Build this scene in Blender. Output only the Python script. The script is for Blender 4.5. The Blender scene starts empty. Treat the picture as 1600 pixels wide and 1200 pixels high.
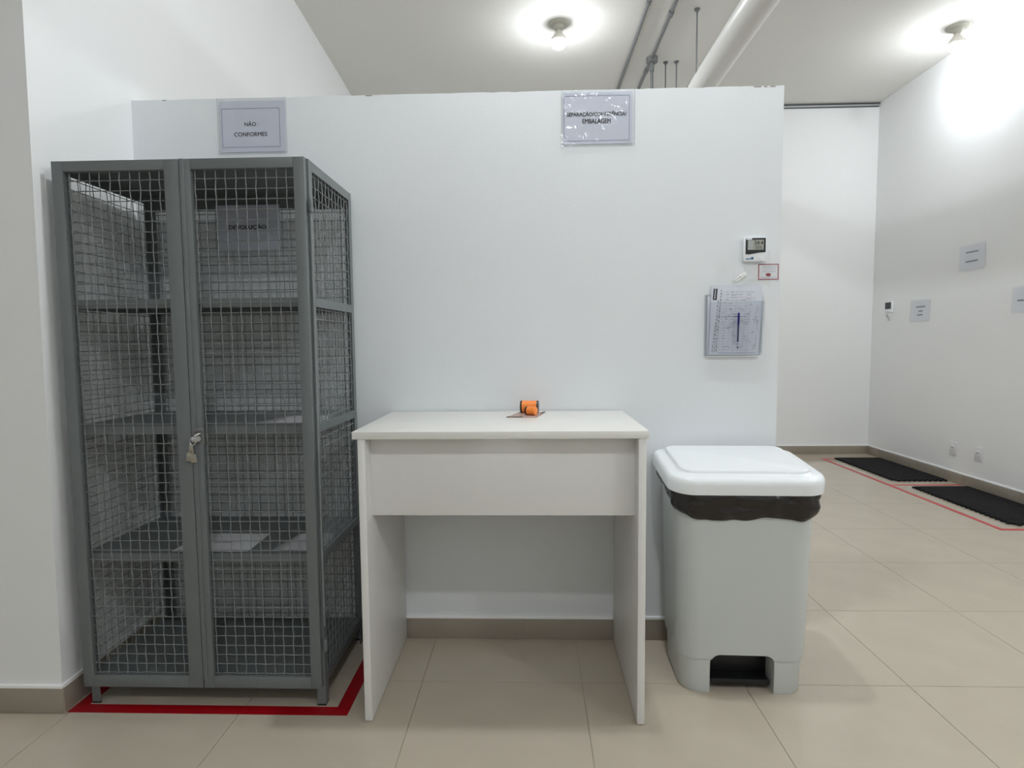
import bpy, bmesh, math, random
from mathutils import Vector, Matrix
random.seed(7)
S = bpy.context.scene
COL = S.collection
PI = math.pi

# ------------------------------------------------------------------ camera, world, exposure
cam_d = bpy.data.cameras.new('camera')
cam_d.sensor_width = 36.0
cam_d.lens = 899.54 / 1600 * 36.0
cam_d.clip_start = 0.05
cam = bpy.data.objects.new('camera', cam_d)
COL.objects.link(cam)
_r = Vector((0.9994414640221224, 0.03216195890942307, -0.009075703412128084))
_u = Vector((0.006771862675298213, 0.07103081996100351, 0.9974511338865548))
_f = Vector((-0.03272463703730317, 0.9969554809592933, -0.07077335032341396))
cam.matrix_world = Matrix(((_r.x, _u.x, -_f.x, 0.0090), (_r.y, _u.y, -_f.y, -2.4024),
                           (_r.z, _u.z, -_f.z, 1.2722), (0, 0, 0, 1)))
S.camera = cam
w = bpy.data.worlds.new('world')
S.world = w
w.use_nodes = True
w.node_tree.nodes['Background'].inputs[0].default_value = (0.8, 0.9, 1.0, 1)
w.node_tree.nodes['Background'].inputs[1].default_value = 0.02
S.view_settings.view_transform = 'Standard'
S.view_settings.look = 'None'
S.view_settings.gamma = 1
S.view_settings.use_curve_mapping = False
S.view_settings.exposure = 0.72
LAMP = 205.0                       # radiance of a bulb's dome
LAMP_COL = (0.93, 0.97, 1.0)
try:
    S.cycles.max_bounces = 12
    S.cycles.diffuse_bounces = 7
    S.cycles.glossy_bounces = 4
    S.cycles.transparent_max_bounces = 16
    S.cycles.caustics_reflective = False
    S.cycles.caustics_refractive = False
    S.cycles.sample_clamp_indirect = 4.0
except Exception:
    pass

# ------------------------------------------------------------------ materials
def srgb(r, g, b):
    def c(v):
        v /= 255.0
        return v / 12.92 if v <= 0.04045 else ((v + 0.055) / 1.055) ** 2.4
    return (c(r), c(g), c(b), 1)

def material(name, col, rough=0.5, metal=0.0, spec=0.5, noise=0.0, nscale=40.0, bump=0.0, bscale=200.0, coat=0.0, rand=0.0):
    m = bpy.data.materials.new(name)
    m.use_nodes = True
    nt = m.node_tree
    b = nt.nodes['Principled BSDF']
    b.inputs['Base Color'].default_value = col
    b.inputs['Roughness'].default_value = rough
    b.inputs['Metallic'].default_value = metal
    b.inputs['Specular IOR Level'].default_value = spec
    b.inputs['Coat Weight'].default_value = coat
    tc = nt.nodes.new('ShaderNodeTexCoord')
    last = None
    if noise > 0:
        n = nt.nodes.new('ShaderNodeTexNoise')
        n.inputs['Scale'].default_value = nscale
        n.inputs['Detail'].default_value = 4
        nt.links.new(tc.outputs['Object'], n.inputs['Vector'])
        mp = nt.nodes.new('ShaderNodeMapRange')
        mp.inputs['From Min'].default_value = 0.3
        mp.inputs['From Max'].default_value = 0.7
        mp.inputs['To Min'].default_value = 1 - noise
        mp.inputs['To Max'].default_value = 1 + noise
        nt.links.new(n.outputs['Fac'], mp.inputs['Value'])
        last = mp.outputs['Result']
    if rand > 0:
        oi = nt.nodes.new('ShaderNodeObjectInfo')
        mr = nt.nodes.new('ShaderNodeMapRange')
        mr.inputs['To Min'].default_value = 1 - rand
        mr.inputs['To Max'].default_value = 1 + rand
        nt.links.new(oi.outputs['Random'], mr.inputs['Value'])
        if last is not None:
            mu = nt.nodes.new('ShaderNodeMath')
            mu.operation = 'MULTIPLY'
            nt.links.new(last, mu.inputs[0])
            nt.links.new(mr.outputs['Result'], mu.inputs[1])
            last = mu.outputs[0]
        else:
            last = mr.outputs['Result']
    if last is not None:
        vm = nt.nodes.new('ShaderNodeVectorMath')
        vm.operation = 'SCALE'
        vm.inputs[0].default_value = col[:3]
        nt.links.new(last, vm.inputs['Scale'])
        nt.links.new(vm.outputs[0], b.inputs['Base Color'])
    if bump > 0:
        n2 = nt.nodes.new('ShaderNodeTexNoise')
        n2.inputs['Scale'].default_value = bscale
        n2.inputs['Detail'].default_value = 3
        nt.links.new(tc.outputs['Object'], n2.inputs['Vector'])
        bp = nt.nodes.new('ShaderNodeBump')
        bp.inputs['Strength'].default_value = bump
        bp.inputs['Distance'].default_value = 0.01
        nt.links.new(n2.outputs['Fac'], bp.inputs['Height'])
        nt.links.new(bp.outputs['Normal'], b.inputs['Normal'])
    return m

def film_material(name, gloss, tint, rough, bump, bscale):
    m = bpy.data.materials.new(name)
    m.use_nodes = True
    nt = m.node_tree
    nt.nodes.remove(nt.nodes['Principled BSDF'])
    out = nt.nodes['Material Output']
    tr = nt.nodes.new('ShaderNodeBsdfTransparent')
    tr.inputs[0].default_value = tint
    gl = nt.nodes.new('ShaderNodeBsdfGlossy')
    gl.inputs['Roughness'].default_value = rough
    fr = nt.nodes.new('ShaderNodeLayerWeight')
    fr.inputs['Blend'].default_value = 0.5
    pw = nt.nodes.new('ShaderNodeMath')
    pw.operation = 'POWER'
    pw.inputs[1].default_value = 4
    nt.links.new(fr.outputs['Facing'], pw.inputs[0])
    ad = nt.nodes.new('ShaderNodeMath')
    ad.operation = 'MULTIPLY_ADD'
    ad.inputs[1].default_value = 0.5
    ad.inputs[2].default_value = gloss
    nt.links.new(pw.outputs[0], ad.inputs[0])
    mx = nt.nodes.new('ShaderNodeMixShader')
    nt.links.new(ad.outputs[0], mx.inputs[0])
    nt.links.new(tr.outputs[0], mx.inputs[1])
    nt.links.new(gl.outputs[0], mx.inputs[2])
    nt.links.new(mx.outputs[0], out.inputs[0])
    if bump > 0:
        tc = nt.nodes.new('ShaderNodeTexCoord')
        n2 = nt.nodes.new('ShaderNodeTexNoise')
        n2.inputs['Scale'].default_value = bscale
        n2.inputs['Detail'].default_value = 2
        n2.inputs['Distortion'].default_value = 1.5
        nt.links.new(tc.outputs['Object'], n2.inputs['Vector'])
        bp = nt.nodes.new('ShaderNodeBump')
        bp.inputs['Strength'].default_value = bump
        bp.inputs['Distance'].default_value = 0.02
        nt.links.new(n2.outputs['Fac'], bp.inputs['Height'])
        nt.links.new(bp.outputs['Normal'], gl.inputs['Normal'])
    return m

def emit_material(name, col, strength):
    m = bpy.data.materials.new(name)
    m.use_nodes = True
    nt = m.node_tree
    nt.nodes.remove(nt.nodes['Principled BSDF'])
    e = nt.nodes.new('ShaderNodeEmission')
    e.inputs[0].default_value = (*col, 1)
    e.inputs[1].default_value = strength
    nt.links.new(e.outputs[0], nt.nodes['Material Output'].inputs[0])
    return m

M = {}
M['wall'] = material('white_wall_paint', (0.80, 0.81, 0.815, 1), 0.55, spec=0.35, noise=0.012, nscale=1.3, bump=0.05, bscale=160)
M['wall2'] = material('white_partition_paint', (0.715, 0.738, 0.76, 1), 0.5, spec=0.35, noise=0.015, nscale=1.6, bump=0.05, bscale=160)
M['ceiling'] = material('ceiling_paint', (0.76, 0.75, 0.72, 1), 0.8, spec=0.2, noise=0.01, nscale=2)
M['tile'] = material('beige_porcelain', srgb(184, 174, 158), 0.10, spec=0.5, noise=0.03, nscale=5, rand=0.012)
M['grout'] = material('grout', srgb(160, 150, 135), 0.7, noise=0.1, nscale=9)
M['skirting'] = material('skirting_porcelain', srgb(148, 139, 127), 0.3, noise=0.03, nscale=8, rand=0.03)
M['caulk'] = material('white_caulk', (0.88, 0.88, 0.88, 1), 0.4)
M['melamine'] = material('white_melamine', (0.72, 0.715, 0.70, 1), 0.38, spec=0.4, noise=0.006, nscale=80, bump=0.02, bscale=700)
M['melamine_top'] = material('white_melamine_top', (0.74, 0.735, 0.70, 1), 0.3, spec=0.4, noise=0.006, nscale=80, bump=0.02, bscale=700)
M['cabinet'] = material('grey_cabinet_paint', srgb(106, 111, 112), 0.42, spec=0.45, noise=0.03, nscale=12, bump=0.02, bscale=300)
M['wire'] = material('grey_wire_paint', srgb(120, 124, 124), 0.4, spec=0.45)
M['chrome'] = material('chrome', (0.75, 0.75, 0.75, 1), 0.18, metal=1)
M['brass'] = material('nickel_brass', (0.50, 0.47, 0.40, 1), 0.3, metal=1)
M['galv'] = material('galvanised_steel', (0.19, 0.195, 0.20, 1), 0.45, metal=0.3, noise=0.1, nscale=60)
M['paper'] = material('office_paper', (0.64, 0.66, 0.74, 1), 0.8, spec=0.1, noise=0.01, nscale=20)
M['paper_w'] = material('white_paper', (0.70, 0.71, 0.74, 1), 0.8, spec=0.1, noise=0.01, nscale=20)
M['paper_b'] = material('bright_office_paper', (0.82, 0.83, 0.88, 1), 0.8, spec=0.1)
M['paper_shade'] = material('shade_grey_paper', (0.36, 0.36, 0.38, 1), 0.8, spec=0.1, noise=0.03, nscale=20)  # sheet colour darkened to stand for shade inside the locker
M['ink'] = material('black_ink', (0.03, 0.03, 0.035, 1), 0.6)
M['ink_grey'] = material('faded_ink', (0.22, 0.23, 0.27, 1), 0.7)
M['ink_mid'] = material('printed_grey_ink', (0.44, 0.455, 0.52, 1), 0.7)
M['frame_ink'] = material('blue_grey_border_ink', (0.25, 0.27, 0.40, 1), 0.7)
M['film'] = film_material('clear_plastic_film', 0.035, (0.93, 0.94, 0.95, 1), 0.14, 0.8, 8)
M['acrylic'] = film_material('clear_acrylic', 0.03, (0.94, 0.95, 0.96, 1), 0.06, 0.0, 1)
M['red_tape'] = material('red_tape', srgb(150, 8, 20), 0.35, noise=0.05, nscale=15)
M['red_tape2'] = material('paler_red_tape', srgb(185, 62, 66), 0.4, noise=0.05, nscale=15)  # paler red than the tape by the locker
M['rubber'] = material('black_rubber', (0.011, 0.011, 0.012, 1), 0.8, spec=0.15, noise=0.2, nscale=30, bump=0.5, bscale=60)
M['binplastic'] = material('light_grey_plastic', (0.53, 0.56, 0.55, 1), 0.35, spec=0.5, bump=0.02, bscale=250)
M['lidplastic'] = material('white_plastic', (0.80, 0.83, 0.85, 1), 0.22, spec=0.5)
M['blackplastic'] = material('black_plastic', (0.006, 0.006, 0.007, 1), 0.4)
M['bag'] = material('black_bin_bag', (0.012, 0.009, 0.008, 1), 0.2, spec=0.45, bump=0.7, bscale=17)
M['orange'] = material('orange_plastic', (0.95, 0.27, 0.05, 1), 0.35)
M['pinkcard'] = material('brown_pink_card', (0.42, 0.30, 0.26, 1), 0.5, noise=0.08, nscale=40)
M['carddark'] = material('dark_card_edge', (0.10, 0.085, 0.08, 1), 0.5)
M['device'] = material('device_white_plastic', (0.80, 0.83, 0.86, 1), 0.3)
M['lcd'] = material('lcd_grey', (0.33, 0.34, 0.30, 1), 0.25)
M['blue'] = material('blue_print', (0.03, 0.12, 0.28, 1), 0.5)
M['pen_blue'] = material('dark_blue_pen', (0.015, 0.012, 0.16, 1), 0.3)
M['pen_clear'] = material('smoky_pen_barrel', (0.06, 0.06, 0.13, 1), 0.2)
M['sticker_red'] = material('dark_red_print', (0.26, 0.035, 0.05, 1), 0.5)
M['ceramic'] = material('shaded_lamp_plastic', (0.45, 0.44, 0.38, 1), 0.4)  # plastic darkened in its colour for the plate's unlit underside
M['bulb_body'] = material('bulb_housing', (0.80, 0.76, 0.70, 1), 0.4)
M['dome'] = emit_material('lit_bulb_dome', LAMP_COL, LAMP * 0.86)
M['dome_added'] = emit_material('added_bulb_dome', LAMP_COL, LAMP * 1.9)  # for the bulbs added out of view to brighten the room
M['dome_top'] = emit_material('lit_strongest_bulb_dome', LAMP_COL, LAMP * 1.9)
M['pipe'] = material('white_pipe_paint', (0.78, 0.775, 0.755, 1), 0.35)
M['outlet'] = material('outlet_plastic', (0.70, 0.70, 0.72, 1), 0.35)
M['hookwhite'] = material('hook_plastic', (0.80, 0.80, 0.78, 1), 0.3)
M['alu'] = material('dull_aluminium', (0.55, 0.56, 0.58, 1), 0.3, metal=0.7)
M['dark'] = material('dark_gap', (0.05, 0.05, 0.055, 1), 0.6)
M['chip'] = material('bare_plasterboard_edge', (0.30, 0.28, 0.26, 1), 0.9)

# ------------------------------------------------------------------ mesh helpers
class MB:
    def __init__(self):
        self.bm = bmesh.new()

    def box(self, x0, y0, z0, x1, y1, z1, bevel=0.0, mat=None):
        r = bmesh.ops.create_cube(self.bm, size=1)
        vs = r['verts']
        for v in vs:
            v.co = Vector((x0 + (v.co.x + .5) * (x1 - x0), y0 + (v.co.y + .5) * (y1 - y0), z0 + (v.co.z + .5) * (z1 - z0)))
        if mat is not None:
            for v in vs:
                v.co = mat @ v.co
        if bevel > 0:
            es = list({e for v in vs for e in v.link_edges})
            bmesh.ops.bevel(self.bm, geom=es, offset=bevel, segments=2, affect='EDGES', profile=0.5)
        return self

    def prism(self, pts, h0, h1, axis='z'):
        """closed outline extruded: axis z (x,y), y (x,z) or x (y,z)"""
        def P(p, h):
            return {'z': (p[0], p[1], h), 'y': (p[0], h, p[1]), 'x': (h, p[0], p[1])}[axis]
        a = [self.bm.verts.new(P(p, h0)) for p in pts]
        b = [self.bm.verts.new(P(p, h1)) for p in pts]
        n = len(pts)
        self.bm.faces.new(a)
        self.bm.faces.new(list(reversed(b)))
        for i in range(n):
            self.bm.faces.new((a[i], b[i], b[(i + 1) % n], a[(i + 1) % n]))
        return self

    def tube(self, pts, r, n=8, cap=True):
        rings = []
        m = len(pts)
        pts = [Vector(p) for p in pts]
        ref = None
        for i, p in enumerate(pts):
            d = (pts[min(i + 1, m - 1)] - pts[max(i - 1, 0)]).normalized()
            if ref is None:
                ref = Vector((0, 0, 1)) if abs(d.z) < .9 else Vector((1, 0, 0))
            u = d.cross(ref).normalized()
            v = d.cross(u).normalized()
            rr = r[i] if isinstance(r, (list, tuple)) else r
            rings.append([self.bm.verts.new(p + (u * math.cos(2 * PI * k / n) + v * math.sin(2 * PI * k / n)) * rr) for k in range(n)])
        for a, b in zip(rings, rings[1:]):
            for k in range(n):
                self.bm.faces.new((a[k], a[(k + 1) % n], b[(k + 1) % n], b[k]))
        if cap:
            self.bm.faces.new(list(reversed(rings[0])))
            self.bm.faces.new(rings[-1])
        return self

    def lathe(self, prof, n=24, centre=(0, 0, 0)):
        """prof: list of (r, z); r=0 closes"""
        c = Vector(centre)
        rings = []
        for r, z in prof:
            if r < 1e-6:
                rings.append([self.bm.verts.new(c + Vector((0, 0, z)))])
            else:
                rings.append([self.bm.verts.new(c + Vector((r * math.cos(2 * PI * k / n), r * math.sin(2 * PI * k / n), z))) for k in range(n)])
        for a, b in zip(rings, rings[1:]):
            for k in range(n):
                k2 = (k + 1) % n
                if len(a) == 1:
                    self.bm.faces.new((a[0], b[k2], b[k]))
                elif len(b) == 1:
                    self.bm.faces.new((a[k], a[k2], b[0]))
                else:
                    self.bm.faces.new((a[k], a[k2], b[k2], b[k]))
        return self

    def loft(self, rings, cap0=True, cap1=True):
        rs = [[self.bm.verts.new(p) for p in ring] for ring in rings]
        n = len(rs[0])
        for a, b in zip(rs, rs[1:]):
            for k in range(n):
                self.bm.faces.new((a[k], a[(k + 1) % n], b[(k + 1) % n], b[k]))
        if cap0:
            self.bm.faces.new(list(reversed(rs[0])))
        if cap1:
            self.bm.faces.new(rs[-1])
        return self

    def quad(self, a, b, c, d):
        self.bm.faces.new([self.bm.verts.new(p) for p in (a, b, c, d)])
        return self

    def mesh(self, name, mats, angle=35):
        bmesh.ops.recalc_face_normals(self.bm, faces=self.bm.faces)
        me = bpy.data.meshes.new(name)
        self.bm.to_mesh(me)
        self.bm.free()
        for m in (mats if isinstance(mats, list) else [mats]):
            me.materials.append(m)
        for p in me.polygons:
            p.use_smooth = True
        me.set_sharp_from_angle(angle=math.radians(angle))
        return me

    def build(self, name, mats, parent=None, angle=35):
        return link(name, self.mesh(name, mats, angle), parent)

def link(name, data, parent=None):
    o = bpy.data.objects.new(name, data)
    COL.objects.link(o)
    if parent is not None:
        o.parent = parent
    return o

def tag(o, label=None, cat=None, group=None, kind=None):
    if label: o['label'] = label
    if cat: o['category'] = cat
    if group: o['group'] = group
    if kind: o['kind'] = kind
    return o

def thing(name, label, cat, loc=(0, 0, 0), rz=0.0, group=None):
    o = link(name, None)
    o.location = loc
    o.rotation_euler = (0, 0, rz)
    return tag(o, label, cat, group)

def rrect(w, d, r, z, cx=0, cy=0, n=7):
    """rounded rectangle ring, counter-clockwise; r may be (front radius, back radius)"""
    rf, rb = r if isinstance(r, tuple) else (r, r)
    pts = []
    for (sx, sy, a0, rr) in ((1, 1, 0, rb), (-1, 1, PI / 2, rb), (-1, -1, PI, rf), (1, -1, 1.5 * PI, rf)):
        ox, oy = sx * (w / 2 - rr), sy * (d / 2 - rr)
        for k in range(n + 1):
            a = a0 + PI / 2 * k / n
            pts.append((cx + ox + rr * math.cos(a), cy + oy + rr * math.sin(a), z))
    return pts

def text_mesh(body, width, bold=0.0, height=None):
    """flat lettering centred on the origin in the xy plane, scaled to the given width"""
    cu = bpy.data.curves.new('lettering', 'FONT')
    cu.body = body
    cu.align_x = 'CENTER'
    cu.align_y = 'CENTER'
    cu.size = 1.0
    cu.resolution_u = 3
    o = bpy.data.objects.new('lettering', cu)
    COL.objects.link(o)
    dg = bpy.context.evaluated_depsgraph_get()
    me = bpy.data.meshes.new_from_object(o.evaluated_get(dg))
    bpy.data.objects.remove(o)
    bpy.data.curves.remove(cu)
    xs = [v.co.x for v in me.vertices]
    ys = [v.co.y for v in me.vertices]
    k = width / (max(xs) - min(xs))
    ky = k if height is None else height / (max(ys) - min(ys))
    cx, cy = (max(xs) + min(xs)) / 2, (max(ys) + min(ys)) / 2
    for v in me.vertices:
        v.co = Vector(((v.co.x - cx) * k, (v.co.y - cy) * ky, 0))
    if bold > 0:                       # heavier strokes: the same outlines laid down again a hair to each side
        b2 = bmesh.new()
        for (sx, sy) in ((-1, 0), (1, 0), (0, .7), (0, -.7)):
            m2 = me.copy()
            for v in m2.vertices:
                v.co += Vector((sx * bold * k, sy * bold * k, 0))
            b2.from_mesh(m2)
            bpy.data.meshes.remove(m2)
        b2.to_mesh(me)
        b2.free()
    return me

def lettering(body, width, c, m, parent, face='y', bold=0.0, height=None, tilt=0.0, rot=0.0):
    """face 'y': read from -y; face 'x': read from -x"""
    me = text_mesh(body, width, bold, height)
    me.materials.clear()
    me.materials.append(m)
    for v in me.vertices:
        x, y = v.co.x, v.co.y
        if rot:
            x, y = x * math.cos(rot) - y * math.sin(rot), x * math.sin(rot) + y * math.cos(rot)
        if face == 'y':
            v.co = Vector((c[0] + x, c[1], c[2] + y + x * tilt))
        elif face == 'x':
            v.co = Vector((c[0], c[1] - x, c[2] + y + x * tilt))
        else:
            v.co = Vector((c[0] + x, c[1] + y, c[2]))
    return link('lettering', me, parent)

# ------------------------------------------------------------------ the room
Hc, xR, yB = 3.8092, 3.771, 4.099
XP0, XP1, HP = -1.66, 1.025, 2.2856        # partition
YF, XF = -5.2, -4.4                        # the unseen end of the room

ceil = MB().box(XF - .1, YF - .1, Hc, xR + .1, yB + .1, Hc + .12).build('ceiling', M['ceiling'])
tag(ceil, kind='structure')
wb = MB().box(XF, yB, 0, xR + .1, yB + .1, Hc).build('wall_back', M['wall'])
tag(wb, kind='structure')
wr = MB().box(xR, YF - .1, 0, xR + .1, yB, Hc).build('wall_right', M['wall'])
tag(wr, kind='structure')
wf = MB().box(XF, YF - .1, 0, xR, YF, Hc).build('wall_front', M['wall'])
tag(wf, kind='structure')
ws = MB().box(XF - .1, YF - .1, 0, XF, yB + .1, Hc).build('wall_side', M['wall'])
tag(ws, kind='structure')

# wall that turns the corner beside the cabinet: face towards the camera at y = YL, then runs back
YL = -0.529
def wl_x(y, z):
    base = -1.652 - 0.05 * (y) if y > 0 else -1.652 + 0.022 * (-y / 0.53)
    return base + 0.0085 * z
mb = MB()
bm = mb.bm
def ring(z):
    return [bm.verts.new((XF, YL, z)), bm.verts.new((wl_x(YL, z), YL, z)), bm.verts.new((wl_x(0, z), 0.0, z)),
            bm.verts.new((wl_x(yB, z), yB, z)), bm.verts.new((XF, yB, z))]
ra, rb_ = ring(0.0), ring(Hc)
for i in range(5):
    j = (i + 1) % 5
    bm.faces.new((ra[i], ra[j], rb_[j], rb_[i]))
bm.faces.new(ra); bm.faces.new(list(reversed(rb_)))
wl = mb.build('wall_left', M['wall'])
tag(wl, kind='structure')

# partition with a slightly chipped top edge
pts = [(XP0, 0.0), (XP1 + .0, 0.0), (XP1 + .006, 0.5)]
n = 90
top = []
for i in range(n + 1):
    x = XP1 + (XP0 - XP1) * i / n
    top.append((x, HP - random.choice([0, 0, 0, .0015, .003]) * random.random()))
outline = [(XP0, 0.0), (XP1, 0.0)] + top
wp = MB().prism(outline, 0.0, 0.09, 'y').build('wall_partition', M['wall2'])
tag(wp, kind='structure')
for (x0, x1) in ((0.905, 0.935), (0.945, 0.958), (0.97, 0.99), (-0.655, -0.63), (-1.5, -1.485)):
    MB().box(x0, -0.0012, HP - .0045, x1, 0.002, HP - .001, 0.0006).build('paint_chip', M['chip'], wp)

# floor: a grout bed with each tile a piece of its own
fl = MB().box(XF - .1, YF - .1, -0.1, xR + .1, yB + .1, -0.0025).build('floor', M['grout'])
tag(fl, kind='structure')
T, TX, TY = 0.6, 1.3925 - 0.6 * 8, -0.3216 - 0.6 * 6
g = 0.0012
full = MB().box(g, g, -0.012, T - g, T - g, 0.0).mesh('tile', M['tile'])
for i in range(0, 12):
    for j in range(0, 14):
        x0, y0 = TX + i * T, TY + j * T
        x1, y1 = min(x0 + T, xR), min(y0 + T, yB)
        if x1 < -1.9 and y0 > YL:
            continue
        if x1 <= x0 + .02 or y1 <= y0 + .02:
            continue
        if x1 - x0 > T - 1e-6 and y1 - y0 > T - 1e-6:
            o = link('tile', full, fl)
        else:
            o = link('tile', MB().box(g, g, -0.012, x1 - x0 - g, y1 - y0 - g, 0.0).mesh('tile', M['tile']), fl)
        o.location = (x0, y0, 0)

# skirting tiles, with the bead of filler above them
HB = 0.091
def skirting(name, ax, at, a0, a1, sgn, L=0.6, off=0.0, wall=None):
    """ax 'x': runs along x at y=at; ax 'y': runs along y at x=at; sgn is the side it projects to"""
    th = 0.008 * sgn
    def bx(p, q, z0, z1, d, bev=0.0):
        lo, hi = min(at, at + d), max(at, at + d)
        return (MB().box(p, lo, z0, q, hi, z1, bev) if ax == 'x' else MB().box(lo, p, z0, hi, q, z1, bev))
    base = bx(a0, a1, 0.0, HB - .001, th * .7).build(name, M['grout'])
    tag(base, kind='structure')
    p = a0 + off
    edges = [a0]
    while p < a1 - .03:
        if p > a0 + .03: edges.append(p)
        p += L
    edges.append(a1)
    for s, e in zip(edges, edges[1:]):
        bx(s + .0008, e - .0008, 0.0015, HB, th, 0.001).build('skirting_tile', M['skirting'], base)
    bx(a0, a1, HB, HB + .012, th * 1.25, 0.001).build('filler_bead', M['caulk'], base)
    return base
skirting('baseboard_partition', 'x', 0.0, -1.645, XP1, -1, off=0.42)
skirting('baseboard_back', 'x', yB, XP1 - .3, xR, -1, off=0.25)
skirting('baseboard_right', 'y', xR, -3.0, yB - .009, -1, off=0.28)
skirting('baseboard_corner', 'x', YL, -5.0, wl_x(YL, 0) + .008, -1, off=0.12)
# skirting along the receding left wall follows its slant
dx = wl_x(0, 0) - wl_x(YL, 0)
bl = MB().prism([(wl_x(YL, 0) - .002, YL), (wl_x(YL, 0) + .0055, YL), (wl_x(0, 0) + .0055, -.009), (wl_x(0, 0) - .002, -.009)], 0, HB - .001).build('baseboard_left', M['grout'])
tag(bl, kind='structure')
MB().prism([(wl_x(YL, 0), YL - .0), (wl_x(YL, 0) + .008, YL - .0), (wl_x(0, 0) + .008, -.009), (wl_x(0, 0), -.009)], 0.0015, HB).build('skirting_tile', M['skirting'], bl)
MB().prism([(wl_x(YL, 0), YL), (wl_x(YL, 0) + .010, YL), (wl_x(0, 0) + .010, -.009), (wl_x(0, 0), -.009)], HB, HB + .012).build('filler_bead', M['caulk'], bl)

# aluminium channel where the back wall meets the ceiling
t1 = MB().box(XP1 - .3, yB - .02, Hc - .036, xR - .01, yB - .001, Hc - .02).build('trim_1', M['alu'])
tag(t1, kind='structure')
MB().box(XP1 - .3, yB - .016, Hc - .019, xR - .004, yB - .002, Hc - .003).build('dark_strip', M['dark'], t1)  # dark line between the channel and the ceiling
MB().box(XP1 - .3, yB - .012, Hc - .043, xR - .01, yB - .002, Hc - .0365).build('channel_lip', M['dark'], t1)

# ------------------------------------------------------------------ ceiling lamps
def lamp_parts(root):
    MB().lathe([(0, 0), (.082, 0), (.082, -.006), (.070, -.016), (.044, -.020), (.040, -.034), (.030, -.044), (0, -.044)], 28).build('ceiling_plate', M['ceramic'], root)
    MB().lathe([(0, -.044), (.024, -.044), (.024, -.060), (0, -.060)], 20).build('socket', M['ceramic'], root)
    MB().lathe([(0, -.0602), (.022, -.0602), (.028, -.072), (.046, -.095), (.060, -.114), (.0635, -.128), (.0630, -.1375), (.060, -.1375), (.0598, -.1250), (0, -.1250)], 28).build('bulb_housing', M['bulb_body'], root)
    prof = [(0, -.136), (.0595, -.136)]
    for k in range(0, 9):
        a = math.radians(6) + math.radians(84) * k / 8
        prof.append((.0640 * math.cos(a) if k < 8 else 0, -.130 - .066 * math.sin(a)))
    MB().lathe(prof, 24).build('bulb_dome', M['dome'], root)

def copy_thing(src, label, loc, rz=0.0):
    r = src.copy(); COL.objects.link(r); r.location = loc; r.rotation_euler = (0, 0, rz); r['label'] = label
    for ch in list(src.children):
        c = ch.copy(); COL.objects.link(c); c.parent = r
        for gch in list(ch.children):
            d = gch.copy(); COL.objects.link(d); d.parent = c
    return r

lamp = thing('ceiling_bulb', 'lit round bulb on a ceiling rose beyond the partition, beside the grey conduits', 'lamp',
             (0.2505, 2.389, Hc), 0, 'bare bulbs on the ceiling')
lamp_parts(lamp)
copy_thing(lamp, 'lit round bulb on a ceiling rose close to the wall with small notices', (3.502, 2.597, Hc))
for (x, y, bright, lab) in ((0.26, -0.47, 'dome_top', 'lit round bulb on the ceiling straight above the white table'),
                    (3.45, -0.5, 'dome_added', 'added unseen bulb on the ceiling by the side wall, nearer than the notices'),  # this bulb and the next two are unseen, added for brightness
                    (0.26, -3.5, 'dome_added', 'added unseen bulb on the ceiling just behind the viewer in the middle row'),
                    (3.45, -3.5, 'dome_added', 'added unseen bulb on the ceiling just behind the viewer near the side wall')):
    c = copy_thing(lamp, lab, (x, y, Hc))
    if bright:
        for ch in c.children:
            if ch.name.startswith('bulb_dome'):
                ch.material_slots[0].link = 'OBJECT'
                ch.material_slots[0].material = M[bright]

# ------------------------------------------------------------------ pipe, conduits, rods
pipe = thing('white_pipe', 'thick white pipe running just under the ceiling beyond the partition', 'pipe', (1.322, 0.6, 3.2))
MB().tube([(0, -5.6, 0), (0, 3.49, 0)], .094, 28).build('pipe_run', M['pipe'], pipe, 60)
for y in (1.637, -0.9):
    MB().tube([(0, y - .012, 0), (0, y + .012, 0)], .098, 28).build('hanger_band', M['galv'], pipe, 60)

def conduit(label, x0, y0, x1, y1, couplings):
    r = thing('conduit', label, 'conduit', (0, 0, 0), 0, 'grey conduits on the ceiling')
    z = Hc - .016
    MB().tube([(x0, y0, z), (x1, y1, z)], .0135, 12).build('conduit_tube', M['galv'], r, 60)
    for (y, lg, rr) in couplings:
        t = (y - y0) / (y1 - y0)
        x = x0 + (x1 - x0) * t
        MB().tube([(x, y - lg, z), (x, y + lg, z)], rr, 12).build('coupling', M['galv'], r)
    return r
conduit('thin grey conduit on the ceiling, the one nearer the bulb', .93, -3.0, .897, yB, ((2.10, .02, .019), (-.5, .02, .019)))
c2 = conduit('thin grey conduit on the ceiling with a junction box and drop tube', 1.116, -3.0, 1.104, yB, ((2.262, .03, .020), (3.20, .03, .02)))
# junction box and drop
jx, jy = 1.112, 2.98
MB().lathe([(0, 0), (.05, 0), (.05, -.04), (.042, -.046), (0, -.046)], 20, (jx, jy, Hc - .001)).build('junction_box', M['galv'], c2)
MB().tube([(jx, jy, Hc - .045), (jx, jy, 2.5)], .0135, 12).build('drop_tube', M['galv'], c2, 60)
MB().tube([(jx, jy, Hc - .06), (jx, jy, Hc - .12)], .02, 12).build('coupling', M['galv'], c2)

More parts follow.
